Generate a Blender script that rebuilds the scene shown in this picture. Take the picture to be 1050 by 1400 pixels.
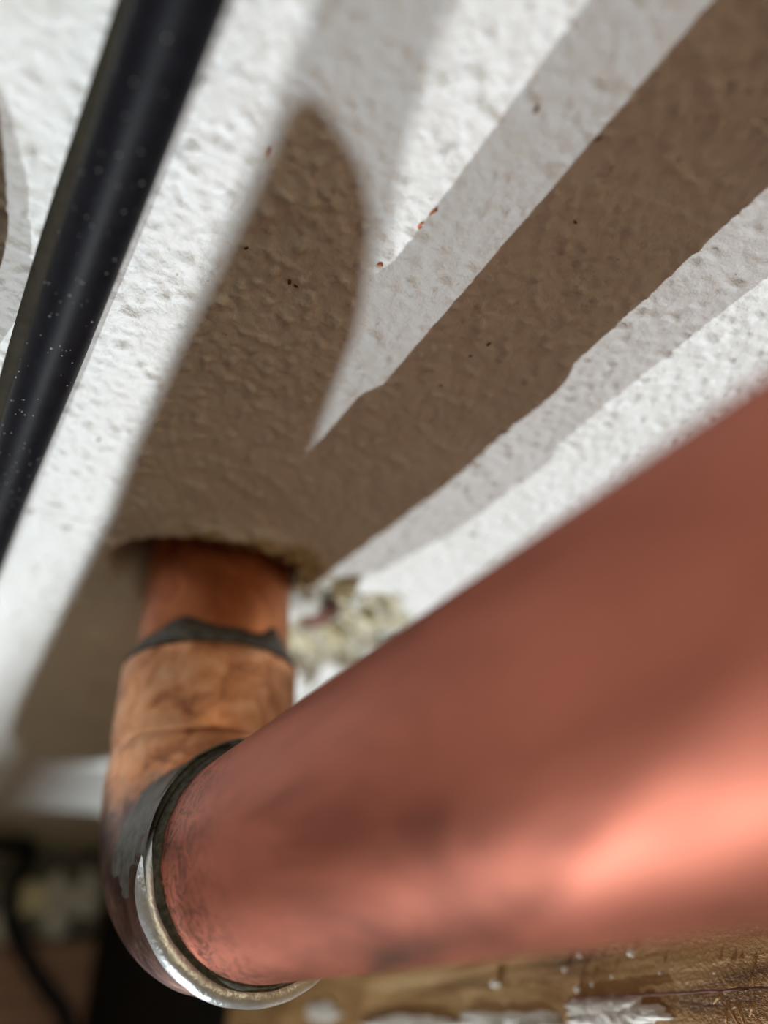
import bpy, bmesh, math, random
from mathutils import Vector, Matrix, noise
random.seed(7)
S = 0.001                                   # the scene is laid out in millimetres, linked in metres
C = bpy.context.scene.collection
for o in list(bpy.data.objects): bpy.data.objects.remove(o)
sc = bpy.context.scene

# ------------------------------------------------------------------ camera
cd = bpy.data.cameras.new('camera'); cam = bpy.data.objects.new('camera', cd); C.objects.link(cam)
cd.sensor_fit = 'VERTICAL'; cd.sensor_height = 36; cd.sensor_width = 27; cd.lens = 24.94
cd.clip_start = 0.002; cd.clip_end = 20
cam.matrix_world = Matrix(((0.84359, -0.27456, -0.46149, -0.0325),
                           (-0.04399, 0.82118, -0.56896, -0.0564),
                           (0.53518, 0.50027, 0.68067, 0.0960),
                           (0, 0, 0, 1)))
cd.dof.use_dof = True; cd.dof.focus_distance = 0.068; cd.dof.aperture_fstop = 8.6
sc.camera = cam
# ------------------------------------------------------------------ world, exposure
w = bpy.data.worlds.new('world'); sc.world = w; w.use_nodes = True
w.node_tree.nodes['Background'].inputs[0].default_value = (1.0, 0.74, 0.47, 1)
w.node_tree.nodes['Background'].inputs[1].default_value = 0.105
sc.view_settings.view_transform = 'Standard'; sc.view_settings.look = 'None'
sc.view_settings.exposure = 0.0; sc.view_settings.gamma = 1.0; sc.view_settings.use_curve_mapping = False
# ------------------------------------------------------------------ the two work lamps (u, out, up) in mm
LAMPS = [(-45.0, 600.0, -447.0), (-146.0, 600.0, -307.0)]
for k, (lx, lo, lz) in enumerate(LAMPS):
    ld = bpy.data.lights.new('spot', 'SPOT'); lo_ = bpy.data.objects.new('lamp_light', ld); C.objects.link(lo_)
    ld.energy = (15.2, 9.2)[k]; ld.color = ((0.93, 0.98, 1.0), (0.90, 0.98, 1.0))[k]
    ld.shadow_soft_size = 0.0013; ld.spot_size = math.radians(50); ld.spot_blend = 0.5
    p = Vector((lx, -lo, lz)) * S; lo_.location = p
    lo_.rotation_euler = (Vector((0.0, 0.0, 0.02)) - p).to_track_quat('-Z', 'Y').to_euler()
# unseen soft warm fill, added overhead for ambient light and relief in the shadows
al = bpy.data.lights.new('warm_fill', 'AREA'); ao = bpy.data.objects.new('warm_fill', al); C.objects.link(ao)
al.shape = 'DISK'; al.size = 0.7; al.energy = 2.8; al.color = (0.95, 0.80, 0.50)
ao.location = (-0.04, -0.30, 1.20); ao.rotation_euler = (Vector((0, 0, 0)) - ao.location).to_track_quat('-Z', 'Y').to_euler()

# ------------------------------------------------------------------ materials
def mat(name):
    m = bpy.data.materials.new(name); m.use_nodes = True
    nt = m.node_tree; b = nt.nodes['Principled BSDF']
    return m, nt, b
def N(nt, t, **kw):
    n = nt.nodes.new(t)
    for k, v in kw.items():
        if hasattr(n, k): setattr(n, k, v)
        else: n.inputs[k.replace('_', ' ')].default_value = v
    return n
def coords(nt, scale=(1, 1, 1)):
    g = nt.nodes.new('ShaderNodeTexCoord'); mp = nt.nodes.new('ShaderNodeMapping')
    mp.inputs['Scale'].default_value = scale
    nt.links.new(g.outputs['Object'], mp.inputs['Vector']); return mp.outputs[0]
def noise_n(nt, vec, scale, detail=4, rough=0.55, dist=0.0):
    n = nt.nodes.new('ShaderNodeTexNoise'); nt.links.new(vec, n.inputs['Vector'])
    n.inputs['Scale'].default_value = scale; n.inputs['Detail'].default_value = detail
    n.inputs['Roughness'].default_value = rough; n.inputs['Distortion'].default_value = dist
    return n.outputs[0]
def ramp(nt, fac, stops):
    r = nt.nodes.new('ShaderNodeValToRGB'); nt.links.new(fac, r.inputs[0])
    e = r.color_ramp.elements
    while len(e) < len(stops): e.new(0.5)
    for el, (p, c) in zip(e, stops):
        el.position = p; el.color = (c[0], c[1], c[2], 1) if not isinstance(c, float) else (c, c, c, 1)
    return r.outputs[0]
def mix(nt, fac, a, b, mode='MIX'):
    m = nt.nodes.new('ShaderNodeMix'); m.data_type = 'RGBA'; m.blend_type = mode
    for s, v in ((0, fac), (6, a), (7, b)):
        if hasattr(v, 'type') and hasattr(v, 'links'): nt.links.new(v, m.inputs[s])
        elif s == 0: m.inputs[0].default_value = v
        else: m.inputs[s].default_value = (*v, 1)
    return m.outputs[2]
def bump(nt, b, h, dist, strength=1.0):
    n = nt.nodes.new('ShaderNodeBump'); nt.links.new(h, n.inputs['Height'])
    n.inputs['Distance'].default_value = dist; n.inputs['Strength'].default_value = strength
    nt.links.new(n.outputs[0], b.inputs['Normal'])
def setb(b, **kw):
    for k, v in kw.items():
        k = k.replace('_', ' ')
        b.inputs[k].default_value = (*v, 1) if isinstance(v, tuple) and len(v) == 3 else v

def m_wall():
    m, nt, b = mat('painted_wall'); v = coords(nt)
    big = noise_n(nt, v, 60, 3)
    base = ramp(nt, big, [(0.3, (0.80, 0.80, 0.785)), (0.7, (0.86, 0.86, 0.86))])
    sp = noise_n(nt, v, 1500, 2, 0.5)
    spk = ramp(nt, sp, [(0.73, 0.0), (0.77, 0.6)])
    base = mix(nt, spk, base, (0.35, 0.27, 0.18))
    at = nt.nodes.new('ShaderNodeVertexColor'); at.layer_name = 'mask'
    sep = nt.nodes.new('ShaderNodeSeparateColor'); nt.links.new(at.outputs[0], sep.inputs[0])
    rub = ramp(nt, noise_n(nt, v, 260, 5, 0.7, 0.6), [(0.25, (0.10, 0.09, 0.10)), (0.40, (0.36, 0.34, 0.27)), (0.50, (0.66, 0.60, 0.40)), (0.60, (0.50, 0.52, 0.54)), (0.75, (0.72, 0.71, 0.64))])
    base = mix(nt, sep.outputs[0], base, rub)
    och = ramp(nt, noise_n(nt, v, 420, 5, 0.7), [(0.3, (0.12, 0.08, 0.035)), (0.5, (0.42, 0.31, 0.14)), (0.7, (0.72, 0.63, 0.40))])
    base = mix(nt, sep.outputs[1], base, och)
    base = mix(nt, sep.outputs[2], base, (0.014, 0.009, 0.007))  # hole gap and slot painted near-black for the darkness inside them
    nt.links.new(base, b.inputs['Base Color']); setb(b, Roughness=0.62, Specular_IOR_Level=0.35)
    h = noise_n(nt, v, 900, 5, 0.6); bump(nt, b, h, 0.00032)
    return m
def m_copper(name, light, mid, dark, rough, ori=(1, 1, 1), stain=0.5, sc_=140, burnt=False, metal=0.85, mottle=False):
    m, nt, b = mat(name); v = coords(nt, ori)
    n1 = noise_n(nt, v, sc_, 5, 0.62, 0.8)
    col = ramp(nt, n1, [(0.30, dark), (0.47, mid), (0.68, light)])
    n2 = noise_n(nt, v, sc_ * 0.55, 6, 0.65, 1.2)
    st = ramp(nt, n2, [(0.60, 0.0), (0.72, stain)])
    col = mix(nt, st, col, (0.07, 0.05, 0.035))
    if burnt:                                   # the bend was overheated: a bluish brown oxide past 34 mm from the wall
        sp = nt.nodes.new('ShaderNodeSeparateXYZ'); nt.links.new(coords(nt), sp.inputs[0])
        md = nt.nodes.new('ShaderNodeMath'); md.operation = 'MULTIPLY_ADD'; nt.links.new(n1, md.inputs[0]); md.inputs[1].default_value = -0.016; nt.links.new(sp.outputs[1], md.inputs[2])
        mr = nt.nodes.new('ShaderNodeMapRange'); nt.links.new(md.outputs[0], mr.inputs[0]); mr.inputs[1].default_value = -0.040; mr.inputs[2].default_value = -0.046
        ox = ramp(nt, noise_n(nt, v, 260, 4, 0.6, 1.0), [(0.35, (0.07, 0.035, 0.032)), (0.55, (0.16, 0.085, 0.07)), (0.72, (0.30, 0.17, 0.12))])
        col = mix(nt, mr.outputs[0], col, ox)
    if mottle:                                  # fine dark flux stains on the first centimetre above the joint
        sp = nt.nodes.new('ShaderNodeSeparateXYZ'); nt.links.new(coords(nt), sp.inputs[0])
        mr = nt.nodes.new('ShaderNodeMapRange'); nt.links.new(sp.outputs[2], mr.inputs[0]); mr.inputs[1].default_value = 0.038; mr.inputs[2].default_value = 0.023
        f_ = ramp(nt, noise_n(nt, coords(nt), 620, 6, 0.75, 1.5), [(0.47, 0.0), (0.58, 0.85)])
        mm = nt.nodes.new('ShaderNodeMath'); mm.operation = 'MULTIPLY'; nt.links.new(mr.outputs[0], mm.inputs[0]); nt.links.new(f_, mm.inputs[1])
        col = mix(nt, mm.outputs[0], col, (0.055, 0.028, 0.022))
    nt.links.new(col, b.inputs['Base Color']); setb(b, Metallic=metal)
    r = ramp(nt, n2, [(0.35, rough), (0.75, min(1.0, rough + 0.2))]); nt.links.new(r, b.inputs['Roughness'])
    bump(nt, b, noise_n(nt, v, 700, 3), 0.00004)
    return m
def m_simple(name, col, rough, metal=0.0, col2=None, sc_=600, bd=0.0, spec=0.5, ori=(1, 1, 1)):
    m, nt, b = mat(name); v = coords(nt, ori)
    n = noise_n(nt, v, sc_, 5, 0.6)
    c = ramp(nt, n, [(0.35, col), (0.65, col2 or tuple(x * 1.35 for x in col))])
    nt.links.new(c, b.inputs['Base Color']); setb(b, Roughness=rough, Metallic=metal, Specular_IOR_Level=spec)
    if bd: bump(nt, b, n, bd)
    return m
def m_wood(name, dark, mid, light, grain):            # grain: mapping scale, small along the fibres
    m, nt, b = mat(name); v = coords(nt, grain)
    n1 = noise_n(nt, v, 260, 6, 0.65, 0.6)
    col = ramp(nt, n1, [(0.28, dark), (0.48, mid), (0.70, light)])
    n2 = noise_n(nt, coords(nt), 1800, 3, 0.7)
    col = mix(nt, ramp(nt, n2, [(0.55, 0.0), (0.75, 0.5)]), col, light)
    nt.links.new(col, b.inputs['Base Color']); setb(b, Roughness=0.55, Specular_IOR_Level=0.5)
    mm = nt.nodes.new('ShaderNodeMath'); mm.operation = 'ADD'
    nt.links.new(n1, mm.inputs[0]); nt.links.new(n2, mm.inputs[1]); bump(nt, b, mm.outputs[0], 0.0003)
    return m
M = dict(
    wall=m_wall(),
    pipe=m_copper('copper_pipe_brushed', (0.70, 0.225, 0.148), (0.54, 0.168, 0.108), (0.28, 0.085, 0.055), 0.48, (1, 1, 0.35), 0.75, 110, False, 0.66, True),
    stub=m_copper('copper_orange', (0.72, 0.27, 0.11), (0.50, 0.17, 0.07), (0.30, 0.085, 0.04), 0.34, (1, 1, 1), 0.2, 90),
    elbow=m_copper('copper_heated', (0.98, 0.56, 0.33), (0.80, 0.36, 0.17), (0.34, 0.12, 0.06), 0.36, (1, 1, 1), 0.8, 230, True, 0.8),
    solder=m_simple('solder_silver', (0.72, 0.76, 0.80), 0.34, 0.7, (0.90, 0.94, 0.98), 900, 0.00016),
    dull=m_simple('solder_dull', (0.075, 0.07, 0.06), 0.5, 0.4, (0.17, 0.16, 0.14), 700, 0.0001),
    flux=m_simple('flux_and_dark_reflection', (0.030, 0.028, 0.018), 0.7, 0.0, (0.12, 0.115, 0.08), 1400, 0.0001),  # flux line, and the dark reflection on the solder seam
    cable=m_simple('cable_black', (0.006, 0.006, 0.009), 0.5, 0.0, (0.010, 0.010, 0.014), 500, 0.00003, 0.09),
    dust=m_simple('cable_dust', (0.35, 0.36, 0.38), 0.6, 0.0, (0.6, 0.6, 0.6), 500),
    sheath=m_simple('shadow_strip_brown', (0.030, 0.026, 0.018), 0.8, 0.0, (0.045, 0.039, 0.027), 500, 0, 0.1),  # colour of the strip that stands in for the cable's shadow
    post=m_wood('wood_post', (0.13, 0.06, 0.02), (0.44, 0.24, 0.085), (0.75, 0.52, 0.26), (1, 1, 0.12)),
    plate=m_wood('wood_plate', (0.10, 0.055, 0.035), (0.22, 0.12, 0.08), (0.34, 0.20, 0.13), (0.12, 1, 1)),
    paint=m_simple('paint_smear', (0.80, 0.77, 0.70), 0.4, 0.0, (0.93, 0.92, 0.89), 1400, 0.0003),
    rubble=m_simple('rubble_bed', (0.10, 0.095, 0.085), 0.9, 0.0, (0.30, 0.29, 0.26), 160, 0.001),
    stone=m_simple('stone_grey', (0.34, 0.34, 0.31), 0.85, 0.0, (0.66, 0.65, 0.60), 150, 0.0006),
    stone_dark=m_simple('stone_dark', (0.05, 0.05, 0.045), 0.85, 0.0, (0.16, 0.155, 0.14), 150, 0.0006),
    stone_yellow=m_simple('stone_yellow', (0.55, 0.50, 0.30), 0.85, 0.0, (0.75, 0.70, 0.48), 150, 0.0006),
    chip=m_simple('plaster_chip', (0.55, 0.56, 0.53), 0.8, 0.0, (0.78, 0.78, 0.74), 260, 0.0004),
    chip_yellow=m_simple('plaster_yellow', (0.55, 0.50, 0.30), 0.8, 0.0, (0.80, 0.76, 0.55), 260, 0.0004),
    chip_brown=m_simple('brick_crumb', (0.13, 0.055, 0.04), 0.85, 0.0, (0.20, 0.09, 0.065), 260, 0.0004),
    orange=m_simple('fleck_orange', (0.45, 0.13, 0.04), 0.6), blackf=m_simple('fleck_black', (0.02, 0.018, 0.016), 0.6),
    brownf=m_simple('fleck_brown', (0.14, 0.07, 0.035), 0.6),
    foot_shadow=m_simple('foot_shadow_black', (0.004, 0.0035, 0.003), 0.7, 0.0, (0.009, 0.008, 0.007), 300, 0.0, 0.15),  # near-black for the shadow built onto the post
    lamp=m_simple('lamp_housing', (0.04, 0.04, 0.04), 0.5), blocker=m_simple('blocker_wood', (0.30, 0.20, 0.11), 0.7, 0.0, None, 300),
)

# ------------------------------------------------------------------ helpers
def P(u, out, up): return Vector((u, -out, up)) * S
def link(name, me, m=None, parent=None, smooth=True):
    o = bpy.data.objects.new(name, me); C.objects.link(o)
    if m: me.materials.append(m)
    if parent: o.parent = parent; o.matrix_parent_inverse = Matrix.Translation(-parent.location)
    if smooth: me.polygons.foreach_set('use_smooth', [True] * len(me.polygons))
    return o
def obj(name, bm, m, parent=None, smooth=True):
    me = bpy.data.meshes.new(name); bmesh.ops.recalc_face_normals(bm, faces=bm.faces); bm.to_mesh(me); bm.free()
    return link(name, me, m, parent, smooth)
def tag(o, label=None, cat=None, group=None, kind=None):
    for k, v in (('label', label), ('category', cat), ('group', group), ('kind', kind)):
        if v: o[k] = v
    return o
def thing(name, label, cat, loc, group=None):
    o = bpy.data.objects.new(name, None); C.objects.link(o); o.location = loc; o.empty_display_size = 0.01
    return tag(o, label, cat, group)
def frames(pts):
    T = [(pts[min(i + 1, len(pts) - 1)] - pts[max(i - 1, 0)]).normalized() for i in range(len(pts))]
    a = Vector((1, 0, 0)) if abs(T[0].x) < 0.8 else Vector((0, 0, 1))
    out = []
    for t in T:
        a = (a - t * a.dot(t)).normalized(); out.append((t, a, t.cross(a)))
    return out
def sweep(pts, rad, seg=64, caps=True, jitter=None):
    """tube through pts (metres) with a radius per point; jitter(i, angle) -> radius offset"""
    bm = bmesh.new(); F = frames(pts); rings = []
    for i, (p, (t, a, b)) in enumerate(zip(pts, F)):
        ring = []
        for k in range(seg):
            th = 2 * math.pi * k / seg
            r = rad[i] + (jitter(i, th) if jitter else 0)
            ring.append(bm.verts.new(p + (a * math.cos(th) + b * math.sin(th)) * r))
        rings.append(ring)
    for i in range(len(rings) - 1):
        for k in range(seg):
            bm.faces.new((rings[i][k], rings[i][(k + 1) % seg], rings[i + 1][(k + 1) % seg], rings[i + 1][k]))
    if caps:
        bm.faces.new(rings[0][::-1]); bm.faces.new(rings[-1])
    return bm
def spline(ctrl, n=12):
    out = []
    c = [ctrl[0] * 2 - ctrl[1]] + list(ctrl) + [ctrl[-1] * 2 - ctrl[-2]]
    for i in range(1, len(c) - 2):
        for k in range(n):
            t = k / n; a, b, d, e = c[i - 1], c[i], c[i + 1], c[i + 2]
            out.append(0.5 * ((2 * b) + (d - a) * t + (2 * a - 5 * b + 4 * d - e) * t * t + (3 * b - a - 3 * d + e) * t ** 3))
    out.append(ctrl[-1].copy()); return out
def box(bm, x0, x1, y0, y1, z0, z1, cuts=0, rough=0.0, sd=0, bev=0.0):
    r = bmesh.ops.create_cube(bm, size=1.0)
    for v in r['verts']:
        v.co = Vector(((x0 + x1) / 2 + v.co.x * (x1 - x0), (y0 + y1) / 2 + v.co.y * (y1 - y0), (z0 + z1) / 2 + v.co.z * (z1 - z0))) * S
    if bev: bmesh.ops.bevel(bm, geom=bm.edges[:], offset=bev * S, segments=3, affect='EDGES', profile=0.6)
    if cuts:
        bmesh.ops.subdivide_edges(bm, edges=bm.edges[:], cuts=cuts, use_grid_fill=True)
        for v in bm.verts:
            n_ = noise.noise_vector(v.co / S * 0.12 + Vector((sd, 0, 0)))
            v.co += n_ * rough * S
    return bm
def lump(center, size, rot, sd, sub=2, rough=0.28, flat=0.0):
    bm = bmesh.new(); bmesh.ops.create_icosphere(bm, subdivisions=sub, radius=1.0)
    R = Matrix.Rotation(rot, 3, Vector((0.3, 0.5, 0.8)).normalized())
    for v in bm.verts:
        d = v.co.normalized()
        k = 1 + rough * noise.noise(d * 1.7 + Vector((sd * 3.1, sd, 0))) * 1.6
        c = d * k
        q = Vector([round(x * 2.2) / 2.2 for x in c]); c = c.lerp(q, 0.35)      # facets of a broken stone
        v.co = R @ Vector((c.x * size[0], c.y * size[1], c.z * size[2])) * S
    return bm
def smooth(a, b, x):
    t = max(0.0, min(1.0, (x - a) / (b - a))); return t * t * (3 - 2 * t)

# ------------------------------------------------------------------ wall with its broken hole
AX = 0.6                                                     # the pipe's axis, mm to the right of the origin
def axis(lo, hi, flo, fhi, f, coarse):
    v = []; x = flo
    while x <= fhi: v.append(x); x += f
    s = f; x = flo
    while x > lo: s = min(s * 1.25, coarse); x -= s; v.insert(0, x)
    s = f; x = v[-1]
    while x < hi: s = min(s * 1.25, coarse); x += s; v.append(x)
    return v
xs = axis(-400, 400, -48, 44, 0.34, 30); zs = axis(-200, 500, -115, 104, 0.34, 25)
zb = [-236, -226, -221, -217, -213, -208, -203]
zs = [z for z in zs if z > -200]; zs = zb + zs
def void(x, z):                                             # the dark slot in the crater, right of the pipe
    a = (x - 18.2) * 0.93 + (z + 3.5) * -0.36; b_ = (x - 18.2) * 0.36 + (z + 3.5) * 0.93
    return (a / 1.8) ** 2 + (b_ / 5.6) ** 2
def hole_r(x, z):
    th = math.atan2(z, x - AX)
    left = max(0.0, math.cos(th - math.radians(188))) ** 3
    return 11.5 + 4.6 * left + 0.7 * noise.noise(Vector((x * 0.4, z * 0.4, 3)))
def crater(x, z):
    d = math.hypot((x - 26) / 17.0, (z + 10) / 19.0) + 0.30 * noise.noise(Vector((x * 0.16, z * 0.16, 9))) + 0.14 * noise.noise(Vector((x * 0.6, z * 0.6, 4)))
    return 1 - smooth(0.78, 1.0, d)
def wall_y(x, z):
    v = Vector((x, z, 0.0))
    fade = 1.0 if abs(x) < 60 else 0.3
    y = -0.34 * noise.noise(v * 0.10 + Vector((3, 1, 0)))
    n1 = noise.noise(v * 0.33 + noise.noise_vector(v * 0.22) * 0.9)
    y -= 0.17 * n1
    r1 = 1 - abs(noise.noise(v * 0.42 + Vector((7, 2, 5)) + noise.noise_vector(v * 0.3) * 0.7))
    y += 0.22 * smooth(0.90, 1.0, r1)
    n2 = noise.noise(v * 0.85 + Vector((1, 9, 2))); y -= 0.46 * smooth(0.20, 0.62, n2)
    n3 = noise.noise(v * 1.25 + Vector((5, 3, 2))); y -= 0.20 * smooth(0.24, 0.5, n3)
    n4 = noise.noise(v * 0.62 + Vector((11, 3, 7))); y -= 0.30 * smooth(0.42, 0.66, n4)
    y *= fade
    c = crater(x, z)
    if c > 0:
        y += c * (3.0 + 2.0 * noise.noise(v * 0.35) + 1.0 * noise.noise(v * 0.9) + 0.5 * noise.noise(v * 2.1))
        y += c * 6.5 * (1 - smooth(0.7, 1.25, void(x, z)))
    d = math.hypot(x - AX, z)
    if d < 22:
        hr = hole_r(x, z); y += 14 * (1 - smooth(hr - 0.3, hr + 1.2, d))
        # raised, crumbly lip of filler over the top of the hole
        th = math.degrees(math.atan2(z, x - AX))
        lip = smooth(12, 40, th) * (1 - smooth(100, 165, th)) * math.exp(-((d - hr - 2.4) / 2.0) ** 2)
        y -= lip * (1.2 + 1.0 * noise.noise(v * 0.7))
    if z < -165: y += (0.9 * noise.noise(v * 0.09) + 0.6 * noise.noise(v * 0.3)) * smooth(165, 215, -z) * 3
    return y
verts = []; cols = []
for z in zs:
    for x in xs:
        verts.append(Vector((x, wall_y(x, z), z)) * S)
        c = crater(x, z); v = Vector((x, z, 0))
        d = math.hypot(x - AX, z); th = math.degrees(math.atan2(z, x - AX))
        och = 0.0
        if d < 32:
            q = d + 2.6 * noise.noise(v * 0.45) - 3.0 * math.exp(-((th - 50) / 26) ** 2)
            och = (1 - smooth(12.5, 16.5, q)) * (0.9 if -10 < th < 175 else 0.45)
        st = max(0.0, noise.noise(v * 0.11 + Vector((0, 4, 0))) - 0.2) * smooth(0, 30, -z + 20) * 0.5
        if z < -170: c = max(c, smooth(170, 212, -z + 14 * noise.noise(v * 0.08)) * 0.9)
        och = min(1.0, och + st * 0.5)
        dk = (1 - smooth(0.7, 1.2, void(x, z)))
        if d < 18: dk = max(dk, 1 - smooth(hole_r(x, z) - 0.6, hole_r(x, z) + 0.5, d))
        cols += [c, och, dk, 1.0]
nx = len(xs); faces = [(j * nx + i, j * nx + i + 1, (j + 1) * nx + i + 1, (j + 1) * nx + i) for j in range(len(zs) - 1) for i in range(nx - 1)]
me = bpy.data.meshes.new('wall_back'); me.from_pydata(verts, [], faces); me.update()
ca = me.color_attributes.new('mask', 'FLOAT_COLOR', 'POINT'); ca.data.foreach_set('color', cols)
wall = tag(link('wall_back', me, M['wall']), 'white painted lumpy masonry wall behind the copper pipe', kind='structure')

# small flecks of dirt stuck to the paint: pieces of the wall
FL = [(592, 288, 1.0, 'orange', .5), (575, 307, 1.1, 'orange', .2), (521, 362, .8, 'orange', -.5), (668, 471, .8, 'blackf', .4), (643, 487, .7, 'blackf', .8),
      (396, 385, 1.0, 'brownf', .1), (404, 393, .7, 'brownf', 1.2), (603, 527, .7, 'brownf', .9), (590, 575, .5, 'blackf', 0), (733, 146, .8, 'brownf', .3),
      (818, 190, .9, 'brownf', .6), (366, 206, .8, 'orange', .2), (105, 467, .5, 'blackf', .2), (135, 600, .9, 'brownf', .4), (337, 340, .6, 'blackf', .5), (787, 305, .7, 'brownf', 1.1)]
CAMP = (-32.5, 56.4, 96.0)
RM = ((0.84359, -0.27456, 0.46149), (-0.04399, 0.82118, 0.56896), (0.53518, 0.50027, -0.68067))
FLECKS = [(-6.5, 65.6), (-6.9, 62.7), (-7.2, 54.9)]
def on_wall(px, py):                                       # where a pixel's ray meets the wall: used once, for the flecks' places
    r = ((px - 525) / 970, (700 - py) / 970, 1.0); D = [sum(a * b for a, b in zip(row, r)) for row in RM]
    t = CAMP[1] / D[1]; return CAMP[0] + D[0] * t, CAMP[2] + D[2] * t
for i, (px, py, s, mn, rz) in enumerate(FL):
    x, z = on_wall(px, py); y = wall_y(x, z)
    bm = lump(None, (0.42 * s, 0.14, 0.2 * s), 0, i + 2, 1, 0.7)
    f = obj('fleck', bm, M[mn], wall); f.location = Vector((x, y - 0.05, z)) * S; f.rotation_euler = (0, rz * 2 + 1.0, 0)

# ------------------------------------------------------------------ copper pipe: stub out of the wall, elbow, riser
base = P(AX, 0, 0)
pipe = thing('copper_pipe', 'soldered copper pipe and elbow coming out of the hole in the white wall', 'pipe', base)
EO = 43.5                                                   # how far the riser stands out from the wall
pts = [P(AX, o_, 0) for o_ in (-16, -4, 2, 6, 10, 14, 18)]
obj('stub_pipe', sweep(pts, [11 * S] * 7, 96), M['stub'], pipe)
zz = [18 + (340 - 18) * (k / 40) ** 1.6 for k in range(41)]
obj('riser_pipe', sweep([P(AX, EO, z) for z in zz], [11 * S] * 41, 128), M['pipe'], pipe)
RB = 16.0
ep = []; er = []
for o_, r in ((15.4, 11.0), (15.4, 12.0), (15.9, 12.35), (18, 12.3), (21, 12.25), (24, 12.25), (26.0, 12.2), (27.0, 11.95), (EO - RB + 1.0, 11.95)):
    ep.append(P(AX, o_, 0)); er.append(r)
for k in range(1, 17):
    a = math.pi / 2 * k / 17
    ep.append(P(AX, EO - RB + RB * math.sin(a), RB - RB * math.cos(a))); er.append(12.0 + 0.35 * math.sin(a * 2))
for z, r in ((RB, 12.1), (RB + 1.2, 12.25), (18.6, 12.3), (20.2, 12.3), (20.6, 12.1), (20.6, 11.0)):
    ep.append(P(AX, EO, z)); er.append(r)
bm = sweep(ep, [r * S for r in er], 96, False, lambda i, th: S * 0.10 * noise.noise(Vector((i * 0.5, math.cos(th) * 2, math.sin(th) * 2))))
obj('elbow', bm, M['elbow'], pipe)
def ring(center, axis_v, prof, jit, seg=160, sd=0):
    """closed profile (radius, along) turned round the axis; jit(th) -> (extra radius, extra along)"""
    bm = bmesh.new(); a = Vector((1, 0, 0)); b = axis_v.cross(a); R = []
    for k in range(seg):
        th = 2 * math.pi * k / seg; jr, ja = jit(th); d = a * math.cos(th) + b * math.sin(th)
        R.append([bm.verts.new(center + d * (r + jr * wr) * S + axis_v * (al + ja * wa) * S) for r, al, wr, wa in prof])
    n_ = len(prof)
    for k in range(seg):
        for j in range(n_):
            bm.faces.new((R[k][j], R[k][(j + 1) % n_], R[(k + 1) % seg][(j + 1) % n_], R[(k + 1) % seg][j]))
    return bm
def nz(th, f, sd): return noise.noise(Vector((math.cos(th) * f, math.sin(th) * f, sd)))
up = Vector((0, 0, 1)); outv = Vector((0, -1, 0))
# bright bead round the mouth of the elbow
def bead(th, c0, w0):
    d = (th - c0 + math.pi) % (2 * math.pi) - math.pi
    return 1 - smooth(w0 - 0.9, w0, abs(d))
def bead_ring(c0, w0, R0, hh):
    """bead that swells over an arc and dies out at its ends"""
    bm = bmesh.new(); R = []
    for k in range(200):
        th = c0 - w0 + 2 * w0 * k / 199; f = 0.02 + 0.98 * bead(th, c0, w0); d = Vector((math.cos(th), math.sin(th), 0)); row = []
        for q in range(14):
            a = 2 * math.pi * q / 14
            rr = 11.0 + 0.75 * f + (R0 - 11.75) * math.cos(a) * f + 0.08 * nz(th, 5, q * 0.1); al = 20.7 + hh * math.sin(a) * f + 0.25 * nz(th, 2.5, 5) + 0.06 * nz(th, 16, q)
            row.append(bm.verts.new(P(AX, EO, 0) + (d * rr + up * al) * S))
        R.append(row)
    for k in range(199):
        for q in range(14): bm.faces.new((R[k][q], R[k][(q + 1) % 14], R[k + 1][(q + 1) % 14], R[k + 1][q]))
    bm.faces.new(R[0]); bm.faces.new(R[-1][::-1])
    return bm
ringo = obj('solder_ring', bead_ring(math.radians(248), math.radians(100), 12.85, 1.35), M['solder'], pipe)
ringo['label'] = 'bright silver solder bead round the mouth of the elbow'
o = obj('solder_seam', bead_ring(math.radians(82), math.radians(112), 12.55, 0.8), M['flux'], pipe); o['label'] = 'solder seam on the wall side, its dark reflection put into the colour'  # dark reflection on this arc of the solder, put into its colour
prof = [(10.95, 21.0, 0, 0), (11.65, 21.4, 0.4, 0.4), (11.55, 21.95, 0.5, 1), (11.25, 22.5, 0.6, 1), (10.98, 22.9, 0, 1), (10.9, 22.0, 0, 0)]
o = obj('flux_line', ring(P(AX, EO, 0), up, prof, lambda th: (0.12 * nz(th, 6, 8), 0.55 * nz(th, 3, 2))), M['flux'], pipe)
o['label'] = 'dark olive flux line inside the solder bead'
# dull grey solder on the stub joint, its edge running up the stub in two tongues
prof = [(10.95, 15.2, 0, 0), (12.42, 16.2, 0.3, 0), (12.40, 15.6, 0.5, 0.1), (12.0, 14.6, 1, 0.5), (11.45, 13.9, 1, 1), (11.08, 13.2, 0, 1), (10.9, 13.8, 0, 0.6)]
def jit2(th):
    t1 = math.exp(-((((th - 1.07 + math.pi) % (2 * math.pi)) - math.pi) / 0.16) ** 2); t2 = math.exp(-((((th - 2.35 + math.pi) % (2 * math.pi)) - math.pi) / 0.3) ** 2)
    return 0.15 * nz(th, 4, 4), -2.0 * t1 - 1.7 * t2 + 0.5 * nz(th, 3, 6)
o = obj('solder_ring', ring(P(AX, 0, 0), outv, prof, jit2), M['dull'], pipe); o['label'] = 'dull grey solder band on the stub joint'
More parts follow.
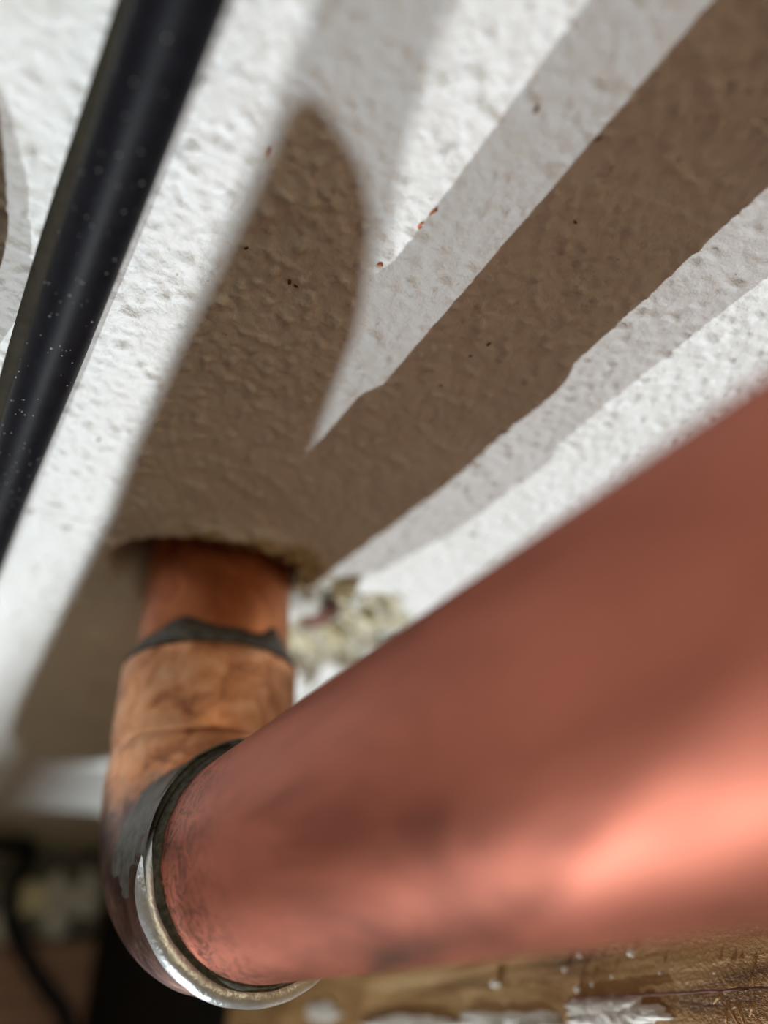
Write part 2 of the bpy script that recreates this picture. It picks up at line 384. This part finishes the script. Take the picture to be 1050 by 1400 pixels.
# grey solder run down the side of the elbow under the bright bead
bm = bmesh.new(); rows = []
for i in range(30):
    a = math.pi / 2 * (1 - 0.75 * i / 29)
    cpt = P(AX, EO - RB + RB * math.sin(a), RB - RB * math.cos(a)) + (Vector((0, 0, 6.0 * S)) * max(0, 1 - i / 8))
    inner = Vector((0, 1, 0)) * math.sin(a) + Vector((0, 0, 1)) * math.cos(a); row = []
    e = math.sqrt(max(0.0, 1 - (i / 29.0) ** 2)); wd = 0.78 * e + 0.30 * noise.noise(Vector((i * 0.13, 0, 5))) * e + 0.01
    for k in range(15):
        f = -1 + 2 * k / 14; th = 0.40 + 0.012 * i + wd * f + 0.10 * e * noise.noise(Vector((i * 0.4, f, 7)))
        dvec = Vector((-1, 0, 0)) * math.cos(th) + inner * math.sin(th)
        row.append(bm.verts.new(cpt + dvec * (11.95 + 0.42 * math.sqrt(max(0.0, 1 - f * f)) * e + 0.10 * noise.noise(Vector((i * 0.3, f * 2, 1)))) * S))
    rows.append(row)
for i in range(29):
    for k in range(14): bm.faces.new((rows[i][k], rows[i][k + 1], rows[i + 1][k + 1], rows[i + 1][k]))
o = obj('solder_run', bm, M['dull'], pipe); o['label'] = 'dark grey solder run on the inside of the elbow'

# ------------------------------------------------------------------ cables
def cable(name, label, ctrl, r, m, cat='cable', seg=32):
    o = obj(name, sweep(spline([P(*c) for c in ctrl], 14), [r * S] * ((len(ctrl) - 1) * 14 + 1), seg), m); return tag(o, label, cat)
CTRL = [(-31.0, 4.6, 190), (-31.3, 4.2, 120), (-31.6, 4.0, 75), (-31.9, 3.8, 45), (-32.2, 3.6, 15), (-32.3, 3.6, -12), (-34, 4.2, -45), (-37, 6, -85),
        (-38, 9, -130), (-28, 8, -170), (-8, 6, -196), (6, 5, -206)]
FLOORC = [(40, 1160, -209), (18, 1215, -214), (18, 1270, -212), (52, 1335, -209), (95, 1410, -208)]
def on_level(px, py, z):
    r = ((px - 525) / 970, (700 - py) / 970, 1.0); D = [sum(a * b for a, b in zip(row, r)) for row in RM]
    t = (z - CAMP[2]) / D[2]; return (CAMP[0] + D[0] * t, CAMP[1] - D[1] * t, z)
FC = [on_level(*q) for q in FLOORC]
cab = thing('black_cable', 'thick glossy black cable running up the white wall left of the pipe', 'cable', P(*CTRL[5]))
allc = CTRL[:-2] + [(-6, 7, -190)] + FC + [(36, 84, -212), (34, 108, -214)]
obj('sheath', sweep(spline([P(*c) for c in allc], 14), [2.6 * S] * ((len(allc) - 1) * 14 + 1), 40), M['cable'], cab)
cpts = spline([P(*c) for c in CTRL[:6]], 14)
bm = bmesh.new()
for k in range(150):                                        # dust grains on the sheath
    i = int(len(cpts) * (0.42 + 0.5 * random.random() ** 0.8)); i = min(i, len(cpts) - 1)
    th = random.gauss(-0.2, 0.75); d = Vector((math.sin(th), -math.cos(th), 0)); r = random.uniform(0.03, 0.085)
    if random.random() < 0.06: r *= 1.7
    bmesh.ops.create_icosphere(bm, subdivisions=1, radius=r * S, matrix=Matrix.Translation(cpts[i] + d * 2.6 * S + Vector((0, 0, random.uniform(-1.5, 1.5))) * S))
o = obj('dust', bm, M['dust'], cab); o['kind'] = 'stuff'; o['label'] = 'pale dust grains on the black sheath'
cable('shadow_strip', 'thin olive brown strip standing in for the shadow beside the thick black cable', [(-33.4, 1.2, 110), (-34.0, 1.2, 75), (-34.8, 1.2, 50), (-35.2, 1.2, 20), (-36, 1.3, -20), (-37, 1.3, -60)], 1.0, M['sheath'])  # dark shadow along the black cable, built as a thin strip
cable('shadow_loop', 'black cable loop added beyond the left edge of the view to cast its shadow inward', [(-60, 3, -20), (-49, 10, 8), (-42.2, 14, 28), (-42.0, 14, 40), (-47, 11, 54), (-64, 4, 70)], 3.0, M['cable'])  # unseen loop, put in to throw the shadow at the left edge

# ------------------------------------------------------------------ timber
post = thing('wooden_post', 'rough brown upright post with white paint smear below the copper pipe', 'post', P(62, 60, -230))
obj('timber', box(bmesh.new(), 42, 92, -118, -23, -236, 420, 22, 0.5, 3, 1.2), M['post'], post)
obj('post_foot_shadow', box(bmesh.new(), 41.6, 93, -118.5, -22.5, -217, -86, 8, 0.4, 6, 1.2), M['foot_shadow'], post)['label'] = 'black sleeve on the post standing in for the shadow under the elbow'  # shadow under the elbow, put in as a near-black sleeve
def smear(poly_c, a, b, ang, name, m, seed, thick=0.35):
    """raised irregular patch on the post's left face: centre (out, up), half sizes along and across"""
    bm = bmesh.new(); rings_ = []
    for j in range(9):
        f = j / 8; rg = []
        for k in range(72):
            th = 2 * math.pi * k / 72; e = 1 + 0.45 * noise.noise(Vector((math.cos(th) * 2.2, math.sin(th) * 2.2, seed)))+ 0.2 * noise.noise(Vector((math.cos(th) * 7, math.sin(th) * 7, seed)))
            A = a * f * e * math.cos(th); B = b * f * e * math.sin(th)
            zo = A * math.cos(ang) - B * math.sin(ang); oo = A * math.sin(ang) + B * math.cos(ang)
            hgt = thick * (1 - f ** 4) * (0.7 + 0.6 * noise.noise(Vector((zo, oo, seed)) * 1.2)) - 0.75 * (f ** 6)
            rg.append(bm.verts.new(Vector((42 - hgt - 0.3, -(poly_c[0] + oo), poly_c[1] + zo)) * S))
        rings_.append(rg)
    for j in range(8):
        for k in range(72):
            if j == 0 and False: continue
            bm.faces.new((rings_[j][k], rings_[j][(k + 1) % 72], rings_[j + 1][(k + 1) % 72], rings_[j + 1][k]))
    bmesh.ops.remove_doubles(bm, verts=bm.verts[:], dist=1e-7)
    return obj(name, bm, m, post)
def on_post(px, py):
    r = ((px - 525) / 970, (700 - py) / 970, 1.0); D = [sum(a * b for a, b in zip(row, r)) for row in RM]
    t = (42 - CAMP[0]) / D[0]; return (CAMP[1] - D[1] * t, CAMP[2] + D[2] * t)
for (px, py), a, b, sd in (((835, 1386), 8.5, 1.9, 3), ((700, 1400), 12, 1.6, 5), ((560, 1402), 14, 1.2, 8), ((440, 1385), 7, 1.6, 2)):
    s = smear(on_post(px, py), a, b, 0.0, 'paint_smear', M['paint'], sd); s['label'] = 'raised white paint smear along the grain'
for i, (px, py) in enumerate([(866, 1302), (795, 1304), (792, 1352), (680, 1345), (812, 1345), (775, 1325), (905, 1330), (980, 1330), (840, 1335)]):
    oo, zo = on_post(px, py); r = (0.4, 0.3, 0.28, 0.4, 0.2, 0.25, 0.12, 0.12, 0.18)[i]
    bm = lump(None, (0.35 * r + 0.2, r, r * (1.0, 0.7, 1.5, 2.2, 0.8, 1.4, 1, 1, 0.7)[i]), 0.2, i, 2, 0.5)
    f = obj('paint_drop', bm, M['paint'], post); f.location = Vector((41.6, -oo, zo)) * S
# splinters standing off the timber, lower right
for i, (px, py, l) in enumerate([(1010, 1388, 2.6), (1022, 1392, 2.2), (1000, 1394, 2.0), (1035, 1380, 1.7), (988, 1365, 1.6), (1012, 1376, 1.2)]):
    oo, zo = on_post(px, py); bm = bmesh.new()
    bmesh.ops.create_cone(bm, segments=6, radius1=0.22 * S, radius2=0.05 * S, depth=l * S, cap_ends=True)
    f = obj('splinter', bm, M['post'], post); f.location = Vector((41.2, -oo, zo)) * S; f.rotation_euler = (1.3 + 0.4 * i, 0.5, 0.3 * i)
# a split along the grain
bm = bmesh.new(); p0 = on_post(790, 1366); p1 = on_post(1055, 1350)
pl = [Vector((41.62, -(p0[0] + (p1[0] - p0[0]) * k / 24 + 0.18 * noise.noise(Vector((k * 0.6, 0, 0)))), p0[1] + (p1[1] - p0[1]) * k / 24)) * S for k in range(25)]
bm = sweep(pl, [(0.05 + 0.13 * abs(noise.noise(Vector((k * 0.5, 3, 0)))) + 0.08) * S for k in range(25)], 6)
o = obj('grain_split', bm, M['chip_brown'], post); o['label'] = 'dark split along the grain'
block = tag(obj('shadow_block', box(bmesh.new(), 20, 92, -165, -121, -204.8, -112, 4, 0.3, 5, 1.0), M['post']), 'unseen timber block added to keep lamp light off the lower post', 'block')  # unseen block, put in to darken the lower post
plate = tag(obj('sill_plate', box(bmesh.new(), -300, 300, -120, -33, -250, -218, 14, 0.8, 8, 1.5), M['plate']), 'dark brown timber sill plate at the foot of the wall', 'timber')

rail = tag(obj('shadow_rail', box(bmesh.new(), -300, 300, -166, -121, -250, -205, 14, 0.5, 11, 1.5), M['plate']), 'unseen timber rail added to keep lamp light off the lower wall', 'timber')  # unseen rail, put in to dim the foot of the wall

# ------------------------------------------------------------------ rubble at the foot of the wall
bm = bmesh.new(); xx = [-320 + 6 * i for i in range(108)]; yy = [-33.5 + 2.6 * j for j in range(18)]
g = [[bm.verts.new(Vector((x, y, -226 + 4 * noise.noise(Vector((x, y, 0)) * 0.09) + 2 * noise.noise(Vector((x, y, 3)) * 0.3))) * S) for x in xx] for y in yy]
for j in range(len(yy) - 1):
    for i in range(len(xx) - 1): bm.faces.new((g[j][i], g[j][i + 1], g[j + 1][i + 1], g[j + 1][i]))
tag(obj('trim_1', bm, M['rubble']), 'grey mortar rubble bed between wall and sill plate', kind='structure')
tag(obj('floor', box(bmesh.new(), -500, 500, -1100, 0, -640, -600), M['rubble'], None, False), 'rough grey ground below the timber sill', kind='structure')
tag(obj('wall_lower', box(bmesh.new(), -400, 400, -166, 14, -600, -250.5), M['rubble'], None, False), 'rough masonry carrying the timber sill', kind='structure')
ST = [((42, 1228), (8, 6, 5), 'stone_yellow', 'pale yellow stone beside the black cable at the wall foot', None),
      ((78, 1215), (7, 6, 5), 'stone', 'round grey stone right of the pale yellow stone', None),
      ((110, 1232), (8, 6, 6), 'stone', 'large grey stone close under the copper elbow', None),
      ((75, 1262), (8, 5, 5), 'stone', 'grey stone against the sill plate right of the yellow stone', None),
      ((3, 1262), (7, 6, 5), 'stone', 'pale grey stone at the left edge of the view', None),
      ((10, 1190), (6, 5, 4), 'stone_dark', 'small dark stone between the black cable and the wall foot at the left edge', None), ((60, 1185), (6, 5, 4), 'stone_dark', 'small dark stone behind the pale yellow stone', None), ((100, 1195), (7, 5, 4), 'stone_dark', 'small dark stone behind the grey stones close to the wall', None),
      ((125, 1205), (6, 5, 4), 'stone', 'small grey stone at the wall foot beside the copper elbow', None), ((115, 1265), (7, 5, 4), 'stone_dark', 'small dark stone in the corner between sill plate and post', None), ((40, 1262), (6, 4, 4), 'stone_dark', 'small dark stone in front of the pale yellow stone at the sill plate', None), ((135, 1180), (7, 5, 5), 'stone_dark', 'small dark stone at the wall foot nearest the post', None)]
for i, ((px, py), s, mn, lab, grp) in enumerate(ST):
    q = on_level(px, py, -221); bm = lump(None, s, i * 1.1, i + 5, 3)
    o = obj('stone', bm, M[mn], None, True); o.location = P(q[0], max(q[1], 5.5), -222)
    tag(o, lab or 'small dark blurred stone in the rubble at the wall foot', 'stone', 'stones in the rubble at the wall foot')
# broken plaster in the crater beside the pipe
CH = [((402, 832), (3.6, 3.0, 6.0), 'chip', 'smooth pale grey plaster lump tight against the right of the copper stub'),
      ((441, 850), (2.0, 1.4, 5.6), 'chip_brown', 'red brown brick crumb upright in the hole right of the stub'),
      ((470, 800), (3.2, 1.5, 2.2), 'chip_yellow', 'cream plaster crumb at the top right rim of the hole'),
      ((455, 878), (3.4, 1.6, 2.2), 'chip_yellow', 'cream plaster crumb below the brown brick crumb'),
      ((410, 893), (3.6, 1.8, 1.8), 'chip_yellow', 'cream plaster crumb low beside the fitting collar'),
      ((492, 826), (2.4, 1.2, 2.6), 'chip', 'grey plaster crumb farthest right in the broken hole'),
      ((420, 928), (3.0, 1.6, 1.8), 'chip', 'grey plaster crumb lowest in the broken hole above the riser'),
      ((500, 858), (2.6, 1.2, 1.6), 'chip_yellow', 'cream plaster crumb nearest the big pipe in the hole')]
for i, ((px, py), s, mn, lab) in enumerate(CH):
    x, z = on_wall(px, py); bm = lump(None, s, i * 0.7 if i != 1 else 0.2, i + 30, 3, 0.35)
    o = obj('plaster_chip' if i != 1 else 'brick_crumb', bm, M[mn]); o.location = Vector((x, (1.8, 1.4)[i] if i < 2 else wall_y(x, z) - 0.2, z)) * S
    tag(o, lab, 'rubble')
# crumbs of ochre filler along the upper rim of the hole
for i in range(22):
    a = math.radians(28 + i * 4.6 + random.uniform(-3, 3)); d = random.uniform(12.6, 17.0) if i < 9 else random.uniform(12.3, 13.6)
    x = AX + d * math.cos(a); z = d * math.sin(a)
    o = obj('filler_crumb', lump(None, (random.uniform(.5, 1.2), .5, random.uniform(.4, .8)), random.uniform(0, 3), i + 60, 1, .5), M['brownf' if i % 3 == 0 else 'chip_yellow'] if i < 9 else M['brownf'], wall)
    o.location = Vector((x, wall_y(x, z) - 0.15, z)) * S

# ------------------------------------------------------------------ work lamps out of view, with light blockers added in front
HX = 251.0
def lamp_with_blocker(k, poly):  # invented panel before a lamp, cut to the shadow it casts
    L = LAMPS[k]
    t = thing('work_lamp', ('small black work lamp with an added long tapered strip that blocks its light', 'small black work lamp with an added leaf shaped panel that blocks its light')[k], 'lamp', P(*L))
    bm = bmesh.new(); f = HX / L[1]
    fr = [bm.verts.new(P(x + (L[0] - x) * f, HX, z + (L[2] - z) * f)) for x, z in poly]
    f2 = HX / L[1] ; bk = [bm.verts.new(v.co + (P(*L) - v.co).normalized() * 0.002) for v in fr]
    n_ = len(poly); bm.faces.new(fr); bm.faces.new(bk[::-1])
    for i in range(n_): bm.faces.new((fr[i], fr[(i + 1) % n_], bk[(i + 1) % n_], bk[i]))
    obj('light_blocker', bm, M['blocker'], t, False)
    c = sum((v for v in [Vector((x, 0, z)) for x, z in poly]), Vector()) / n_
    tgt = P(c.x + (L[0] - c.x) * f, HX + 2.5, c.z + (L[2] - c.z) * f); Lp = P(*L); dirv = (tgt - Lp)
    side = Vector((0, 0, 0.004))
    obj('blocker_arm', sweep([Lp + dirv * 0.04 + Vector((0, 0.0, -0.012)), Lp + dirv * 0.3 + Vector((0, 0, -0.004)), tgt], [0.0012] * 3, 10), M['lamp'], t)
    n0 = dirv.normalized()
    obj('housing', sweep([Lp - n0 * 0.06, Lp - n0 * 0.056, Lp - n0 * 0.012, Lp - n0 * 0.004], [0.012, 0.016, 0.018, 0.022], 32), M['lamp'], t)
    return t
LEAF = [(-17.2, -69.7), (-18.3, -23.4), (-19.0, 10.8), (-20.2, 24), (-21.0, 43), (-21.3, 56), (-21.6, 65), (-22.0, 70.5), (-21.4, 72.3), (-19.5, 72.2), (-17.4, 71.0), (-14.5, 69.2), (-11.7, 65.9),
        (-8.6, 59.5), (-6.4, 54), (-5.0, 48), (-3.2, 41), (-1.4, 34), (-0.2, 28), (0, 20), (2, 8), (-2, -20), (4, -50), (12, -72), (13.5, -90), (12, -101), (8, -107.5), (0, -110.5), (-6.5, -108), (-12.5, -101), (-16, -90)]
LONG = [(-18.2, -69.7), (-19.3, -23.4), (-20.0, 10.8), (-21.2, 24), (-22.0, 43), (-22.6, 56), (-23.2, 70), (-23.9, 80), (-24.5, 100), (-25.5, 150), (-26, 190), (-21, 190), (-19, 110), (-15.8, 83), (-12.8, 73),
        (-8.9, 64), (-5.6, 54), (-4.2, 47), (-2.4, 40), (-0.6, 33), (0.2, 24), (2, 8), (-2, -20), (4, -50), (13, -72), (15, -92), (12, -106), (4, -114), (-4, -114), (-12, -106), (-16.5, -90)]
lamp_a = lamp_with_blocker(0, LONG); lamp_b = lamp_with_blocker(1, LEAF)
PATCH = [(-6.8, 68), (-7.2, 131), (-4.7, 123.5), (0.8, 113), (13.3, 99), (13.3, 68)]  # outline of another added blocker, darkening the lower riser
bm = bmesh.new(); f = HX / 600; L = LAMPS[0]
fr = [bm.verts.new(P(x + (L[0] - x) * f, HX, z + (L[2] - z) * f)) for x, z in PATCH]
bk = [bm.verts.new(v.co + (P(*L) - v.co).normalized() * 0.002) for v in fr]
bm.faces.new(fr); bm.faces.new(bk[::-1])
for i in range(6): bm.faces.new((fr[i], fr[(i + 1) % 6], bk[(i + 1) % 6], bk[i]))
obj('light_blocker', bm, M['blocker'], lamp_a, False)
c = P(3 + (L[0] - 3) * f, HX + 2.5, 95 + (L[2] - 95) * f)
obj('blocker_arm', sweep([P(*L) + Vector((0, 0, 0.014)), P(*L).lerp(c, 0.3) + Vector((0, 0, 0.004)), c], [0.0012] * 3, 10), M['lamp'], lamp_a)
